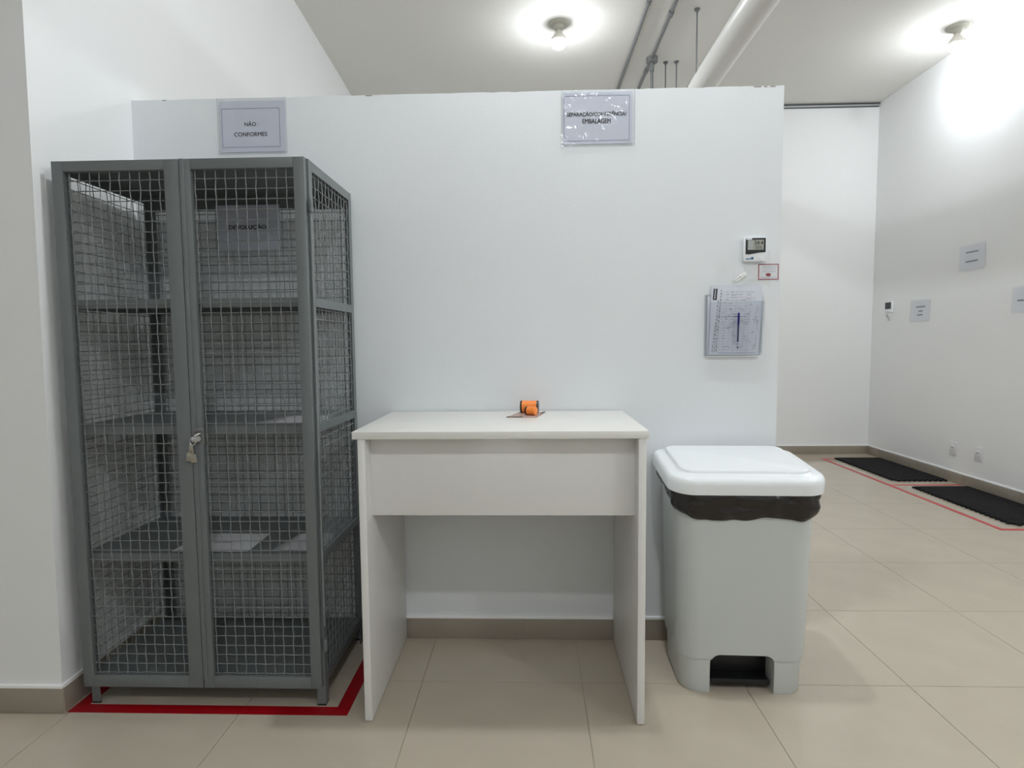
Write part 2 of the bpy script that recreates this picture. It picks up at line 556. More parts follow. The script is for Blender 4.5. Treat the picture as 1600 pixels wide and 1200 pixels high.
def rod(label, x, y, z1):
    r = thing('hanger_rod', label, 'rod', (x, y, Hc), 0, 'threaded rods hanging from the ceiling')
    MB().tube([(0, 0, -.0), (0, 0, z1 - Hc)], .006, 8).build('rod_shaft', M['galv'], r, 60)
    MB().lathe([(0, 0), (.022, 0), (.022, -.008), (.011, -.010), (.011, -.022), (0, -.022)], 12).build('anchor_nut', M['galv'], r)
rod('long threaded rod ending on top of the white pipe', 1.300, 2.237, 3.296)
rod('short threaded rod beside the drop tube, the nearer to it of the pair', 1.2536, 3.070, 3.275)
rod('short threaded rod of the pair, the nearer to the white pipe', 1.350, 3.063, 3.296)

# ------------------------------------------------------------------ mesh cabinet
CX0, CX1, CF, CB, CH = -1.5684, -0.722, -0.4748, -0.0235, 1.8878
cab = thing('mesh_cabinet', 'tall grey metal locker with wire mesh sides and doors standing in the corner', 'cabinet', (0, 0, 0))

def wire_mesh(u0, u1, v0, v1, fixed, plane, pu, pv, offu=None, offv=None, r=.0018):
    """woven crimped wire panel. plane 'y': u=x, v=z at y=fixed; plane 'x': u=y, v=z at x=fixed"""
    mb = MB()
    nu = int((u1 - u0) / pu); nv = int((v1 - v0) / pv)
    us = [u0 + (offu if offu is not None else ((u1 - u0) - (nu) * pu) / 2 + 0) + pu * i for i in range(nu + 1)]
    vs = [v0 + (offv if offv is not None else ((v1 - v0) - (nv) * pv) / 2 + 0) + pv * i for i in range(nv + 1)]
    us = [u for u in us if u0 + .002 < u < u1 - .002]
    vs = [v for v in vs if v0 + .002 < v < v1 - .002]
    def P(u, v, d):
        return (u, fixed + d, v) if plane == 'y' else (fixed + d, u, v)
    a = .0013
    for i, u in enumerate(us):
        js = random.uniform(-.0008, .0008)
        pts = [P(u, v0 - .004, 0)]
        for j, v in enumerate(vs):
            s = 1 if (i + j) % 2 == 0 else -1
            pts.append(P(u + js + s * .0004 + random.uniform(-.0003, .0003), v, s * a))
        pts.append(P(u, v1 + .004, 0))
        mb.tube(pts, r, 4, False)
    for j, v in enumerate(vs):
        js = random.uniform(-.0006, .0006)
        pts = [P(u0 - .004, v, 0)]
        for i, u in enumerate(us):
            s = -1 if (i + j) % 2 == 0 else 1
            pts.append(P(u, v + js + random.uniform(-.0003, .0003), s * a))
        pts.append(P(u1 + .004, v, 0))
        mb.tube(pts, r, 4, False)
    return mb

def angle_post(x, y, sx, sy, z0=0.0):
    """L-section post; sx, sy point from the corner inward"""
    t, wd = .003, .03
    mb = MB()
    xa, xb = sorted((x, x + sx * wd)); ya, yb = sorted((y, y + sy * t))
    mb.box(xa, ya, z0 + .006, xb, yb, CH - .002)
    xa, xb = sorted((x, x + sx * t)); ya, yb = sorted((y + sy * t, y + sy * wd))
    mb.box(xa, ya, z0 + .006, xb, yb, CH - .002)
    return mb
for (x, y, sx, sy) in ((CX0, CF, 1, 1), (CX1, CF, -1, 1), (CX0, CB, 1, -1), (CX1, CB, -1, -1)):
    p = angle_post(x, y, sx, sy).build('corner_post', M['cabinet'], cab)
    xa, xb = sorted((x, x + sx * .031)); ya, yb = sorted((y, y + sy * .031))
    ta, tb_ = sorted((x, x + sx * .0045)); ua, ub = sorted((y, y + sy * .0045))
    MB().box(xa, ua, 0.0, xb, ub, .006).box(ta, ya, 0.0, tb_, yb, .006).build('foot_cap', M['blackplastic'], p)

SH = [(1.433, 1.402), (1.000, .970), (.548, .518), (.108, .078)]
topz = CH
MB().box(CX0 + .003, CF + .003, CH - .004, CX1 - .003, CB - .003, CH).box(CX0 + .031, CF, CH - .035, CX1 - .031, CF + .003, CH - .004) \
    .box(CX0 + .031, CB - .003, CH - .062, CX1 - .031, CB, CH - .004).build('top_panel', M['cabinet'], cab)
for (z1, z0) in SH:
    MB().box(CX0 + .004, CF + .004, z1 - .0025, CX1 - .004, CB - .016, z1) \
        .box(CX0 + .031, CF + .004, z0, CX1 - .031, CF + .006, z1 - .0026) \
        .box(CX0 + .031, CB - .019, z0, CX1 - .031, CB - .016, z1 - .0026).build('shelf', M['cabinet'], cab)
for (x, s) in ((CX0, 1), (CX1, -1)):
    for k, (z1, z0) in enumerate([(CH - .004, CH - .034)] + SH):
        xa, xb = sorted((x, x + s * .003))
        MB().box(xa, CF + .031, z0, xb, CB - .031, z1).build('side_rail', M['cabinet'], cab)
    m_ = wire_mesh(CF + .031, CB - .031, .11, CH - .036, x + s * .007, 'x', .0345, .0345)
    tag(m_.build('side_mesh', M['wire'], cab), kind='stuff')
tag(wire_mesh(CX0 + .031, CX1 - .031, .11, CH - .064, CB - .006, 'y', .0345, .0345).build('back_mesh', M['wire'], cab), kind='stuff')

DY0, DY1 = -.4964, -.4768
def door(x0, x1, o0, o1, offu):
    z0, z1, b, t = .0735, 1.8874, .1165, 1.8535
    d = MB().box(x0, DY0, z0, o0, DY1, z1, .0015).box(o1, DY0, z0, x1, DY1, z1, .0015) \
        .box(o0, DY0 + .0002, z0, o1, DY1, b, .0015).box(o0, DY0 + .0002, t, o1, DY1, z1, .0015).build('door', M['cabinet'], cab)
    tag(wire_mesh(o0, o1, b, t, DY1 - .006, 'y', .0341, .0341, offu, .004).build('door_mesh', M['wire'], d), kind='stuff')
    return d
dl = door(-1.5781, -1.1475, -1.5395, -1.1975, .012)
dr = door(-1.1440, -0.7279, -1.1085, -0.7645, .008)
# the overlapping strip and the lock on the door that closes last
MB().box(-1.1440, DY0 - .0028, .105, -1.1290, DY0 + .0004, 1.8874, .0008).build('closing_strip', M['cabinet'], dr)
lk = MB().box(-1.1265, DY0 - .003, .940, -1.1020, DY0 + .0003, .996, .001).box(-1.1265, DY0 - .009, .984, -1.1020, DY0 - .0028, .996, .001).build('lock_plate', M['galv'], dr)
mb = MB()
mb.tube([(-1.114, DY0 - .003, .960), (-1.114, DY0 - .016, .960)], .009, 16)
mb.tube([(-1.114, DY0 - .004, .976), (-1.120, DY0 - .012, .974), (-1.128, DY0 - .014, .968)], .0045, 8)
mb.build('lock_cylinder', M['chrome'], dr)
# hinges at the outer edge
for z in (1.732, .228):
    h = MB().tube([(CX1 + .007, CF - .006, z - .020), (CX1 + .007, CF - .006, z + .020)], .0075, 12).box(CX1 - .002, CF - .006, z - .016, CX1 + .004, CF + .022, z + .016, .001).build('hinge', M['cabinet'], dr)
    MB().tube([(CX1 + .007, CF - .006, z - .026), (CX1 + .007, CF - .006, z + .026)], .0035, 8).build('hinge_pin', M['galv'], h)
MB().tube([(CX1 + .003, CF - .0005, .29), (CX1 + .003, CF - .0005, 1.70)], .0042, 10).build('hinge_rod', M['wire'], cab, 60)

# keys hanging from the lock
ky = thing('key_bunch', 'small bunch of keys hanging from the locker door lock', 'keys', (-1.135, DY0 - .009, .962))
mb = MB()
pts = [(.010 * math.sin(2 * PI * k / 16), -.004, -.012 + .012 * math.cos(2 * PI * k / 16)) for k in range(17)]
mb.tube(pts, .0014, 6)
mb.build('key_ring', M['chrome'], ky)
MB().box(-.0035, -.006, -.014, .0175, -.0035, .004, .0008).build('key_head', M['chrome'], ky)
for k, (ang, dz) in enumerate(((.16, 0), (-.12, -.004))):
    rot = Matrix.Translation((-.008 + k * .004, -.004 - .003 * k, -.022)) @ Matrix.Rotation(ang, 4, 'Y')
    mb = MB()
    mb.box(-.004, -.001, -.030 + dz, .004, .001, .002 + dz, .0004, rot)
    mb.box(-.010, -.001, -.058 + dz, .010, .001, -.030 + dz, .003 * .3, rot)
    mb.build('key', M['brass'], ky)

# ------------------------------------------------------------------ signs in plastic sleeves
def sheet_bent(u0, u1, v0, v1, at, face, amp, seed, nu=16, nv=12, pull=0.0, bow=0.0):
    """a wavy thin sheet. face 'y': x,z plane at y=at, waves towards -y"""
    rnd = random.Random(seed)
    ph = [rnd.uniform(0, 6.28) for _ in range(6)]
    mb = MB()
    vv = []
    for j in range(nv + 1):
        row = []
        for i in range(nu + 1):
            s, t = i / nu, j / nv
            d = amp * (.5 + .5 * math.sin(s * 7 + t * 4 + ph[0]) * math.sin(t * 6 - s * 3 + ph[1])) + bow * (1 - t) ** 2
            u = u0 + (u1 - u0) * s
            v = v0 + (v1 - v0) * t + pull * s
            co = (u, at - d, v) if face == 'y' else (at - d, u, v)
            row.append(mb.bm.verts.new(co))
        vv.append(row)
    for j in range(nv):
        for i in range(nu):
            mb.bm.faces.new((vv[j][i], vv[j][i + 1], vv[j + 1][i + 1], vv[j + 1][i]))
    return mb

def border(mb, x0, x1, z0, z1, y, wd):
    for (a, b, c, d) in ((x0, x1, z0, z0 + wd), (x0, x1, z1 - wd, z1), (x0, x0 + wd, z0 + wd, z1 - wd), (x1 - wd, x1, z0 + wd, z1 - wd)):
        mb.quad((a, y, c), (b, y, c), (b, y, d), (a, y, d))
    return mb

def wall_sign(label, px, pz, bx, bz, sx, sz, y, lines, seed, bowed=.004):
    r = thing('paper_sign', label, 'sign', (0, y, 0), 0)
    MB().box(px[0], -.0028, pz[0], px[1], -.0020, pz[1]).build('paper', M['paper'], r)
    if bx:
        border(MB(), bx[0], bx[1], bz[0], bz[1], -.0032, .0022).build('printed_border', M['frame_ink'], r)
    for (txt, wd, cx, cz, bold, hh) in lines:
        lettering(txt, wd, (cx, -.0034, cz), M['ink'], r, 'y', bold, hh)
    sl = sheet_bent(sx[0], sx[1], sz[0], sz[1], -.0045, 'y', bowed, seed, 18, 14)
    o = sl.build('plastic_sleeve', M['film'], r, 180)
    # welded seams of the sleeve
    mb = MB()
    for x in (sx[0], sx[1] - .0025):
        mb.box(x, -.0065, sz[0], x + .0025, -.0045, sz[1], .0006)
    mb.box(sx[0] + .003, -.0062, sz[0], sx[1] - .003, -.0048, sz[0] + .002, .0005)
    mb.build('sleeve_seam', M['acrylic'], r)
    return r
wall_sign('paper notice reading NÃO CONFORMES above the grey locker', (-1.260, -.990), (2.068, 2.272), (-1.255, -1.013), (2.087, 2.243),
          (-1.272, -.984), (2.058, 2.2845), 0.0,
          [('NÃO', .047, -1.136, 2.181, .012, None), ('CONFORMES', .137, -1.136, 2.139, .012, None)], 3, .0015)
wall_sign('paper notice reading SEPARAÇÃO/CONFERÊNCIA/EMBALAGEM at the top of the partition', (.146, .424), (2.072, 2.276), (.150, .413), (2.084, 2.262),
          (.139, .434), (2.062, 2.2855), 0.0,
          [('SEPARAÇÃO/CONFERÊNCIA/', .240, .281, 2.189, .028, .022), ('EMBALAGEM', .113, .281, 2.162, .028, .018)], 5, .007)
wall_sign('paper notice reading DEVOLUÇÃO inside the grey locker', (-1.271, -1.012), (1.664, 1.845), None, None,
          (-1.282, -1.000), (1.655, 1.856), -.037,
          [('DEVOLUÇÃO', .155, -1.147, 1.756, .03, .024)], 9, .001)

# papers lying on the locker shelves
def sheet(name, label, pts, z, mat, group=None):
    o = MB().prism(pts, z, z + .0008).build(name, mat)
    return tag(o, label, 'paper', group)
sp = sheet('sheet_of_paper', 'white sheet lying on the third locker shelf, behind where the doors meet', [(-1.264, -.452), (-.992, -.452), (-.998, -.262), (-1.262, -.262)], .5485, M['paper_w'])
mb = MB()
x = -1.16
for k in range(5):
    wd = random.uniform(.008, .013)
    mb.quad((x, -.366, .5496), (x + wd, -.366, .5496), (x + wd, -.357, .5496), (x, -.357, .5496))
    x += wd + .003
tag(mb.build('printed_line', M['ink_grey'], sp), kind='stuff')
sheet('sheet_of_paper', 'sheet coloured as in shade, lying on the third locker shelf, behind the hinge side of the door', [(-.912, -.450), (-.735, -.440), (-.745, -.255), (-.880, -.262)], .5485, M['paper_shade'])
sheet('sheet_of_paper', 'sheet coloured as in shade, lying on the second locker shelf at lock height', [(-.955, -.430), (-.735, -.440), (-.745, -.235), (-.925, -.225)], 1.0005, M['paper_shade'])

# ------------------------------------------------------------------ red tape on the floor
def tape(name, label, strips, mat):
    r = thing(name, label, 'tape')
    for (x0, y0, x1, y1) in strips:
        MB().box(x0, y0, 0.0002, x1, y1, .0012).build('tape_strip', mat, r)
    return r
tape('floor_tape', 'dark red tape marking the floor around the grey locker',
     [(-1.618, -.529, -.630, -.483), (-.678, -.4825, -.630, -.012), (-1.618, -.4825, -1.572, -.012)], M['red_tape'])
tape('floor_tape', 'paler red tape marking two bays on the floor around the black mats',
     [(3.128, 1.450, 3.163, 3.838), (3.1635, 3.803, 3.755, 3.838), (3.1635, 2.662, 3.755, 2.697), (3.1635, 1.450, 3.755, 1.485)], M['red_tape2'])

# ------------------------------------------------------------------ rubber mats with jigsaw edges
def mat_mesh(w_, d_):
    tooth = .045
    pts = []
    def side(p0, p1, nrm):
        L = (Vector(p1) - Vector(p0)).length
        k = int(L / tooth)
        dv = (Vector(p1) - Vector(p0)) / k
        nv = Vector(nrm)
        for i in range(k):
            a = Vector(p0) + dv * i
            for (s, h) in ((0.0, 0), (.30, 0), (.22, .026), (.78, .026), (.70, 0)):
                pts.append(tuple(a + dv * s + nv * h))
    side((0, 0), (w_, 0), (0, -1))
    side((w_, 0), (w_, d_), (0, 0))
    side((w_, d_), (0, d_), (0, 0))
    side((0, d_), (0, 0), (-1, 0))
    clean = [pts[0]]
    for p in pts[1:]:
        if (Vector(p) - Vector(clean[-1])).length > 1e-4:
            clean.append(p)
    return MB().prism(clean, .0013, .014)
for (x0, y0, w_, d_, lab) in ((3.287, 2.825, .455, 1.0, 'black rubber mat with jigsaw edges, the one farther back by the wall'),
                              (3.300, 1.565, .450, 1.02, 'black rubber mat with jigsaw edges, the nearer one by the wall')):
    r = thing('rubber_mat', lab, 'mat', (x0, y0, 0), 0, 'black mats on the floor')
    mat_mesh(w_, d_).build('mat_base', M['rubber'], r)
    mb = MB()
    for i in range(int(w_ / .05)):
        for j in range(int(d_ / .05)):
            cx, cy = .028 + i * .05, .03 + j * .05
            mb.box(cx - .018, cy - .018, .0138, cx + .018, cy + .018, .0148)
    tag(mb.build('raised_studs', M['rubber'], r), kind='stuff')

# ------------------------------------------------------------------ table
TH = .9884
tb = thing('work_table', 'tall plain white panel table against the partition', 'table')
MB().box(-.5751, -.5645, TH - .0245, .3872, -.008, TH, .0012).build('table_top', [M['melamine_top']], tb)
for (x0, x1) in ((-.5581, -.5335), (.3543, .3789)):
    p = MB().box(x0, -.5605, .004, x1, -.012, TH - .0247, .001).build('side_panel', M['melamine'], tb)
    for y in (-.54, -.05):
        MB().lathe([(0, 0), (.009, 0), (.009, .0045), (0, .0045)], 12, ((x0 + x1) / 2, y, 0)).build('glide', M['blackplastic'], p)
MB().box(-.5333, -.497, .6925, .3541, -.475, TH - .0247, .001).build('front_apron', M['melamine'], tb)

# ------------------------------------------------------------------ small orange things on the table
cardz = TH + .0002
card = MB().prism([(-.085, -.222), (.030, -.226), (.068, -.062), (-.040, -.060)], cardz, cardz + .002).build('thin_card', M['pinkcard'])
tag(card, 'thin brownish card lying on the table under the orange rolls', 'card')
MB().prism([(-.085, -.2222), (-.022, -.2242), (-.022, -.2205), (-.084, -.2185)], cardz + .0021, cardz + .0045).build('dark_edge', M['carddark'], card)
MB().prism([(.046, -.105), (.060, -.062), (.068, -.062), (.058, -.105)], cardz + .0021, cardz + .0035).build('dark_edge', M['carddark'], card)
def roll(label, c, axis, L, r, cap0, cap1):
    a = Vector(axis).normalized()
    c = Vector(c)
    o = thing('orange_roll', label, 'roll', c, 0, 'orange rolls on the table')
    h = a * (L / 2)
    MB().tube([-h, -h * .96, h * .96, h], [r * .93, r, r, r * .93], 20).build('roll_body', M['orange'], o)
    if cap0: MB().tube([-h * 1.0, -h - a * .006], [r * 1.03, r * 1.0], 20).build('end_cap', M['blackplastic'], o)
    if cap1: MB().tube([h * 1.0, h + a * .006], [r * 1.03, r * 1.0], 20).build('end_cap', M['blackplastic'], o)
    return o
roll('orange roll with black ends at the back of the thin card', (.003, -.092, cardz + .0275), (1, -.12, 0), .060, .0245, True, True)
roll('smaller orange roll with a black end at the front of the card', (.012, -.166, cardz + .0195), (1, -.55, 0), .036, .0165, True, False)
MB().box(-.012, -.146, cardz + .0022, .028, -.132, cardz + .030, .002, None).build('clear_strip', M['acrylic'], card)

# ------------------------------------------------------------------ pedal bin
bin_ = thing('pedal_bin', 'large pale grey pedal bin with white lid beside the table', 'bin', (.773, -.225, 0), math.radians(-2.0))
def bodyring(w_, d_, r_, z, dy=0.0):
    return rrect(w_, d_, r_, z, 0, dy, 7)
prof = [(.432, .300, .070, 0.0), (.438, .304, .070, .006), (.446, .308, .070, .124), (.447, .309, .070, .1265), (.459, .320, .073, .1285), (.462, .322, .074, .133),
        (.474, .350, .080, .40), (.486, .372, .085, .74), (.480, .366, .082, .742)]
body_me = MB()
body_me.loft([bodyring(w_, d_, r_, z, 0.0) for (w_, d_, r_, z) in prof])
body = body_me.build('bin_body', M['binplastic'], bin_, 40)
# the pedal recess is cut through the front of the foot
cut = MB()
arch = []
for k in range(9):
    a = PI - PI / 2 * k / 8
    arch.append((-.083 + .035 * (math.cos(a)), .112 + .035 * math.sin(a)))
for k in range(9):
    a = PI / 2 - PI / 2 * k / 8
    arch.append((.074 + .035 * math.cos(a), .112 + .035 * math.sin(a)))
outl = [(-.118, -.02)] + arch + [(.109, -.02)]
cut.prism(outl, -.30, .05, 'y')
cob = cut.build('cutter', M['binplastic'], bin_)
md = body.modifiers.new('recess', 'BOOLEAN')
md.operation = 'DIFFERENCE'
md.object = cob
md.solver = 'EXACT'
bpy.context.view_layer.update()
dg = bpy.context.evaluated_depsgraph_get()
nm = bpy.data.meshes.new_from_object(body.evaluated_get(dg))
body.modifiers.clear()
body.data = nm
nm.name = 'bin_body'
for p in nm.polygons: p.use_smooth = True
nm.set_sharp_from_angle(angle=math.radians(40))
bpy.data.objects.remove(cob)
# black block painting in the shade of the recess, and the pedal
MB().box(-.1165, -.075, .002, .1075, .045, .140, .004).build('recess_shade', M['blackplastic'], bin_)
MB().box(-.109, -.128, .030, .102, -.0755, .038, .003).box(-.109, -.130, .018, .102, -.1275, .040, .001).build('pedal', M['blackplastic'], bin_)

# bin bag folded over the rim
rnd = random.Random(11)
mb = MB()
NB = 120
def bagring(inset, zf, jig, seed):
    rr = random.Random(seed)
    ph = [rr.uniform(0, 6.28) for _ in range(8)]
    raw = [Vector(p) for p in rrect(.498 + inset * 2, .384 + inset * 2, .09, 0, 0, 0, 8)]
    raw.append(raw[0])
    seg = [(b - a).length for a, b in zip(raw, raw[1:])]
    tot = sum(seg)
    out = []
    n = 168
    for k in range(n):
        d = tot * k / n
        i = 0
        while d > seg[i] and i < len(seg) - 1:
            d -= seg[i]; i += 1
        x, y, z = raw[i].lerp(raw[i + 1], d / seg[i])
        t = k / n * 2 * PI
        lag = seed * .45
        wob = jig * (math.sin(5 * t + 1.3 + lag) + .8 * math.sin(11 * t + 4 - lag * 1.6) + .7 * math.sin(19 * t + lag * 2.2) + .5 * math.sin(31 * t + 2 + lag)) / 2
        wob = max(wob, -.006)
        L = math.hypot(x, y)
        out.append((x + x / L * wob, y + y / L * wob, zf(x, y, t, ph)))
    return out
def zbot(x, y, t, ph):
    front = max(0, min(1, (-y + .05) / .25))
    z = .705 - .045 * front - .02 * x
    if y < -.1:
        z += .012 * math.cos((x - .09) * 9) - .016 + (.020 if x < -.13 else 0) * min(1, (-.13 - x) / .08 if x < -.13 else 0)
    return z + .003 * math.sin(9 * t + ph[4]) + .002 * math.sin(17 * t + ph[5])
from mathutils import noise as mnoise
prof_b = [(-.012, 0.00), (.006, .10), (.010, .20), (.010, .30), (.011, .40), (.011, .50), (.010, .60), (.009, .70), (.007, .80), (.003, .90), (-.002, 1.0)]
rings = []
for (ins, v) in prof_b:
    def zf(x, y, t, p, v=v):
        zt = .758 + .05 * (y + .19) / .38
        zb = zbot(x, y, t, p)
        return zt + (zb - zt) * v
    ring_ = bagring(ins, zf, .004, 3)
    out_ = []
    for (x, y, z) in ring_:
        L = math.hypot(x, y)
        q = Vector((x * 9 + z * 14, y * 9, z * 34))
        nz = mnoise.noise(q) * .6 + (1 - abs(mnoise.noise(q * 1.9 + Vector((3, 1, 7))))) * .9 - .6
        dsp = .017 * nz * math.sin(PI * min(1, v * 1.05 + .02)) ** .6
        dsp = max(dsp, -.004)
        out_.append((x + x / L * dsp, y + y / L * dsp, z + .004 * mnoise.noise(q * .8)))
    rings.append(out_)
mb.loft(rings, False, False)
mb.build('bin_bag', M['bag'], bin_, 80)

# lid: skirt, rounded shoulder, raised panel; it sits higher at the hinge side
tiltm = Matrix.Translation((0, -.205, .742)) @ Matrix.Rotation(math.radians(5.2), 4, 'X') @ Matrix.Translation((0, .205, 0))
def lring(w_, d_, r_, z, dy=0.0):
    return [tuple(tiltm @ Vector(p)) for p in rrect(w_, d_, r_, z, 0, dy, 9)]
LW, LD = .546, .410
BR = .052
lp = [(LW - .012, LD - .012, .084, .004), (LW, LD, .09, .000), (LW + .001, LD + .001, .09, .034), (LW - .004, LD - .004, .088, .046), (LW - .014, LD - .014, .084, .0535),
      (LW - .030, LD - .030, .078, .0565), (LW - .074, LD - .066, .062, .0575), (LW - .082, LD - .072, .058, .0585)]
up = [(LW - .088, LD - .074, .055, .0620), (LW - .092, LD - .077, .053, .0690), (LW - .098, LD - .082, .050, .0722), (LW - .108, LD - .092, .046, .0732)]
lid = MB().loft([lring(a, b, (c, min(c, BR)), z, -.002) for (a, b, c, z) in lp] + [lring(a, b, (c, min(c, .038)), z, .012) for (a, b, c, z) in up]).build('lid', M['lidplastic'], bin_, 50)

# ------------------------------------------------------------------ things on the partition by the bin
th = thing('thermometer', 'white digital thermometer with dark display on the partition above the document pocket', 'thermometer', (0, 0, 0))
MB().box(.872, -.020, 1.592, .962, -.0005, 1.689, .004).build('casing', M['device'], th)
bz = [(.8775, 1.6855), (.8775, 1.6215), (.893, 1.6205), (.912, 1.6235), (.935, 1.6275), (.957, 1.6285), (.957, 1.6855)]
MB().prism(bz, -.0215, -.0198, 'y').build('dark_bezel', M['blackplastic'], th)
sc = MB().box(.8855, -.0222, 1.638, .9490, -.0214, 1.6780).build('display', M['lcd'], th)
lettering('24.4', .034, (.929, -.0225, 1.666), M['ink'], sc, 'y', .01, .015)
lettering('55%', .028, (.929, -.0225, 1.648), M['ink_grey'], sc, 'y', .01, .011)
mb = MB()
for z in (1.668, 1.659, 1.650, 1.642):
    mb.quad((.888, -.0225, z), (.906, -.0225, z), (.906, -.0225, z + .0035), (.888, -.0225, z + .0035))
tag(mb.build('display_marks', M['ink_mid'], sc), kind='stuff')
MB().box(.8795, -.0223, 1.6785, .902, -.0216, 1.6865).build('corner_label', M['paper_w'], th)
mb = MB()
for (x0, x1, h) in ((.880, .886, .0045), (.887, .893, .005), (.894, .899, .0048), (.900, .910, .010)):
    mb.quad((x0, -.0203, 1.600), (x1, -.0203, 1.600), (x1, -.0203, 1.600 + h), (x0, -.0203, 1.600 + h))
tag(mb.build('printed_logo', M['blue'], th), kind='stuff')
b = MB().tube([(.942, -.020, 1.6035), (.942, -.0235, 1.6035)], [.007, .0062], 16).build('button', M['device'], th)

st = thing('wall_sticker', 'small white sticker with dark red border on the partition edge', 'sticker')
MB().box(.9375, -.0010, 1.5205, 1.0190, -.0002, 1.5840).build('sticker_sheet', M['paper_w'], st)
border(MB(), .9375, 1.0190, 1.5205, 1.5840, -.0014, .0034).build('printed_border', M['sticker_red'], st)
mb = MB()
vs_ = [mb.bm.verts.new((.978 + .0105 * math.cos(2 * PI * k / 20), -.0014, 1.5405 + .0065 * math.sin(2 * PI * k / 20))) for k in range(20)]
mb.bm.faces.new(vs_)
mb.build('printed_emblem', M['sticker_red'], st)
mb = MB()
rnd = random.Random(4)
for z in (1.5725, 1.5655, 1.5585, 1.5515):
    x = .952 + rnd.uniform(0, .006)
    while x < 1.004:
        wd = rnd.uniform(.003, .008)
        mb.quad((x, -.0013, z), (x + wd, -.0013, z), (x + wd, -.0013, z + .0028), (x, -.0013, z + .0028))
        x += wd + rnd.uniform(.0015, .004)
mb.quad((.947, -.0013, 1.5290), (1.009, -.0013, 1.5290), (1.009, -.0013, 1.5310), (.947, -.0013, 1.5310))
tag(mb.build('printed_lines', M['ink_mid'], st), kind='stuff')
hk = thing('wall_hook', 'small white adhesive hook slanting above the document pocket', 'hook', (.862, -.001, 1.5305))
rotm = Matrix.Rotation(math.radians(-29), 4, 'Y')
mb = MB()
mb.box(.004, -.008, -.009, .030, 0, .009, .003, rotm)
mb.build('hook_pad', M['hookwhite'], hk)
mb = MB()
p_ = [rotm @ Vector(v) for v in ((.006, -.011, .004), (-.010, -.013, .005), (-.024, -.012, .002), (-.028, -.012, -.002), (-.022, -.012, -.005), (-.008, -.013, -.005), (.006, -.011, -.004))]
mb.tube(p_, .0025, 8)
mb.build('hook_loop', M['hookwhite'], hk)

# document pocket: clear acrylic with printed forms inside and a pen across the front
dp = thing('document_pocket', 'clear plastic wall pocket holding printed forms beside the partition edge', 'document holder')
def slab(pts, y0, y1):
    return MB().prism(pts, y0, y1, 'y')
slab([(.722, 1.4640), (.722, 1.2100), (.946, 1.2100), (.9535, 1.2200), (.962, 1.4360), (.958, 1.4640)], -.0022, -.0008).build('back_plate', M['acrylic'], dp)
slab([(.736, 1.4340), (.728, 1.2120), (.943, 1.2120), (.9515, 1.2210), (.960, 1.4340)], -.0215, -.0200).build('front_plate', M['acrylic'], dp)
MB().box(.728, -.0200, 1.2095, .944, -.0022, 1.2125, .0008).build('bottom_edge', M['hookwhite'], dp)
for (x, z0, z1) in ((.7265, 1.214, 1.462), (.9485, 1.224, 1.434)):
    MB().box(x, -.0200, z0, x + .0022, -.0022, z1, .0006).build('side_edge', M['acrylic'], dp)
back_doc = MB().prism([(.7325, 1.4560), (.7325, 1.2140), (.9380, 1.2140), (.9420, 1.4560)], -.0050, -.0042, 'y').build('printed_form', M['paper'])
tag(back_doc, 'pale sheet at the back of the clear wall pocket', 'paper')
doc = MB().prism([(.7480, 1.4985), (.7400, 1.2160), (.9400, 1.2160), (.9540, 1.4520), (.9500, 1.4930), (.9420, 1.4985)], -.0100, -.0090, 'y').build('printed_form', M['paper'])
tag(doc, 'printed form with a black block at its corner in front inside the wall pocket', 'paper')
yd = -.0104
def qd(mb, x0, z0, x1, z1):
    mb.quad((x0, yd, z0), (x1, yd, z0), (x1, yd, z1), (x0, yd, z1))
mb = MB()
mb.quad((.7530, yd, 1.4440), (.7590, yd, 1.4440), (.7625, yd, 1.4860), (.7560, yd, 1.4860))
mb.quad((.7625, yd, 1.4440), (.7690, yd, 1.4440), (.7720, yd, 1.4860), (.7650, yd, 1.4860))
mb.quad((.7530, yd, 1.4400), (.7690, yd, 1.4400), (.7692, yd, 1.4450), (.7532, yd, 1.4450))
tag(mb.build('black_block', M['ink'], doc), kind='stuff')
mb = MB(); rnd = random.Random(21)
for (xa, xb, z0, z1, wd) in ((.7850, .7660, 1.481, 1.228, .0040), (.7735, .7585, 1.438, 1.226, .0035), (.7640, .7500, 1.350, 1.226, .003)):
    z = z0
    while z > z1:
        hh = rnd.uniform(.004, .013)
        t = (z0 - z) / (z0 - z1)
        x = xa + (xb - xa) * t
        qd(mb, x, max(z - hh, z1), x + wd, z)
        z -= hh + rnd.uniform(.002, .006)
tag(mb.build('printed_text', M['ink_grey'], doc), kind='stuff')
mb = MB()
for k in range(22):
    z = 1.472 - k * .0112
    x0 = .792 - k * .0008
    qd(mb, x0, z, x0 + .118, z + .0009)
for k in range(7):
    x = .792 + k * .0195
    mb.quad((x - .017, yd, 1.2260), (x - .0162, yd, 1.2260), (x + .0008, yd, 1.478), (x, yd, 1.478))
tag(mb.build('printed_grid', M['ink_mid'], doc), kind='stuff')
mb = MB()
for k in range(80):
    x, z = rnd.uniform(.788, .918), rnd.uniform(1.232, 1.472)
    qd(mb, x, z, x + rnd.uniform(.005, .014), z + .003)
for k in range(24):
    x, z = rnd.uniform(.918, .934), rnd.uniform(1.232, 1.44)
    qd(mb, x, z, x + .0022, z + rnd.uniform(.006, .018))
tag(mb.build('printed_entries', M['ink_mid'], doc), kind='stuff')
mb = MB(); qd(mb, .790, 1.371, .897, 1.3725); qd(mb, .778, 1.2235, .928, 1.2250)
tag(mb.build('printed_rule', M['ink_grey'], doc), kind='stuff')
pen = thing('ballpoint_pen', 'dark blue ballpoint pen upright on the front of the document pocket', 'pen', (.8535, -.0265, 1.3870), 0)
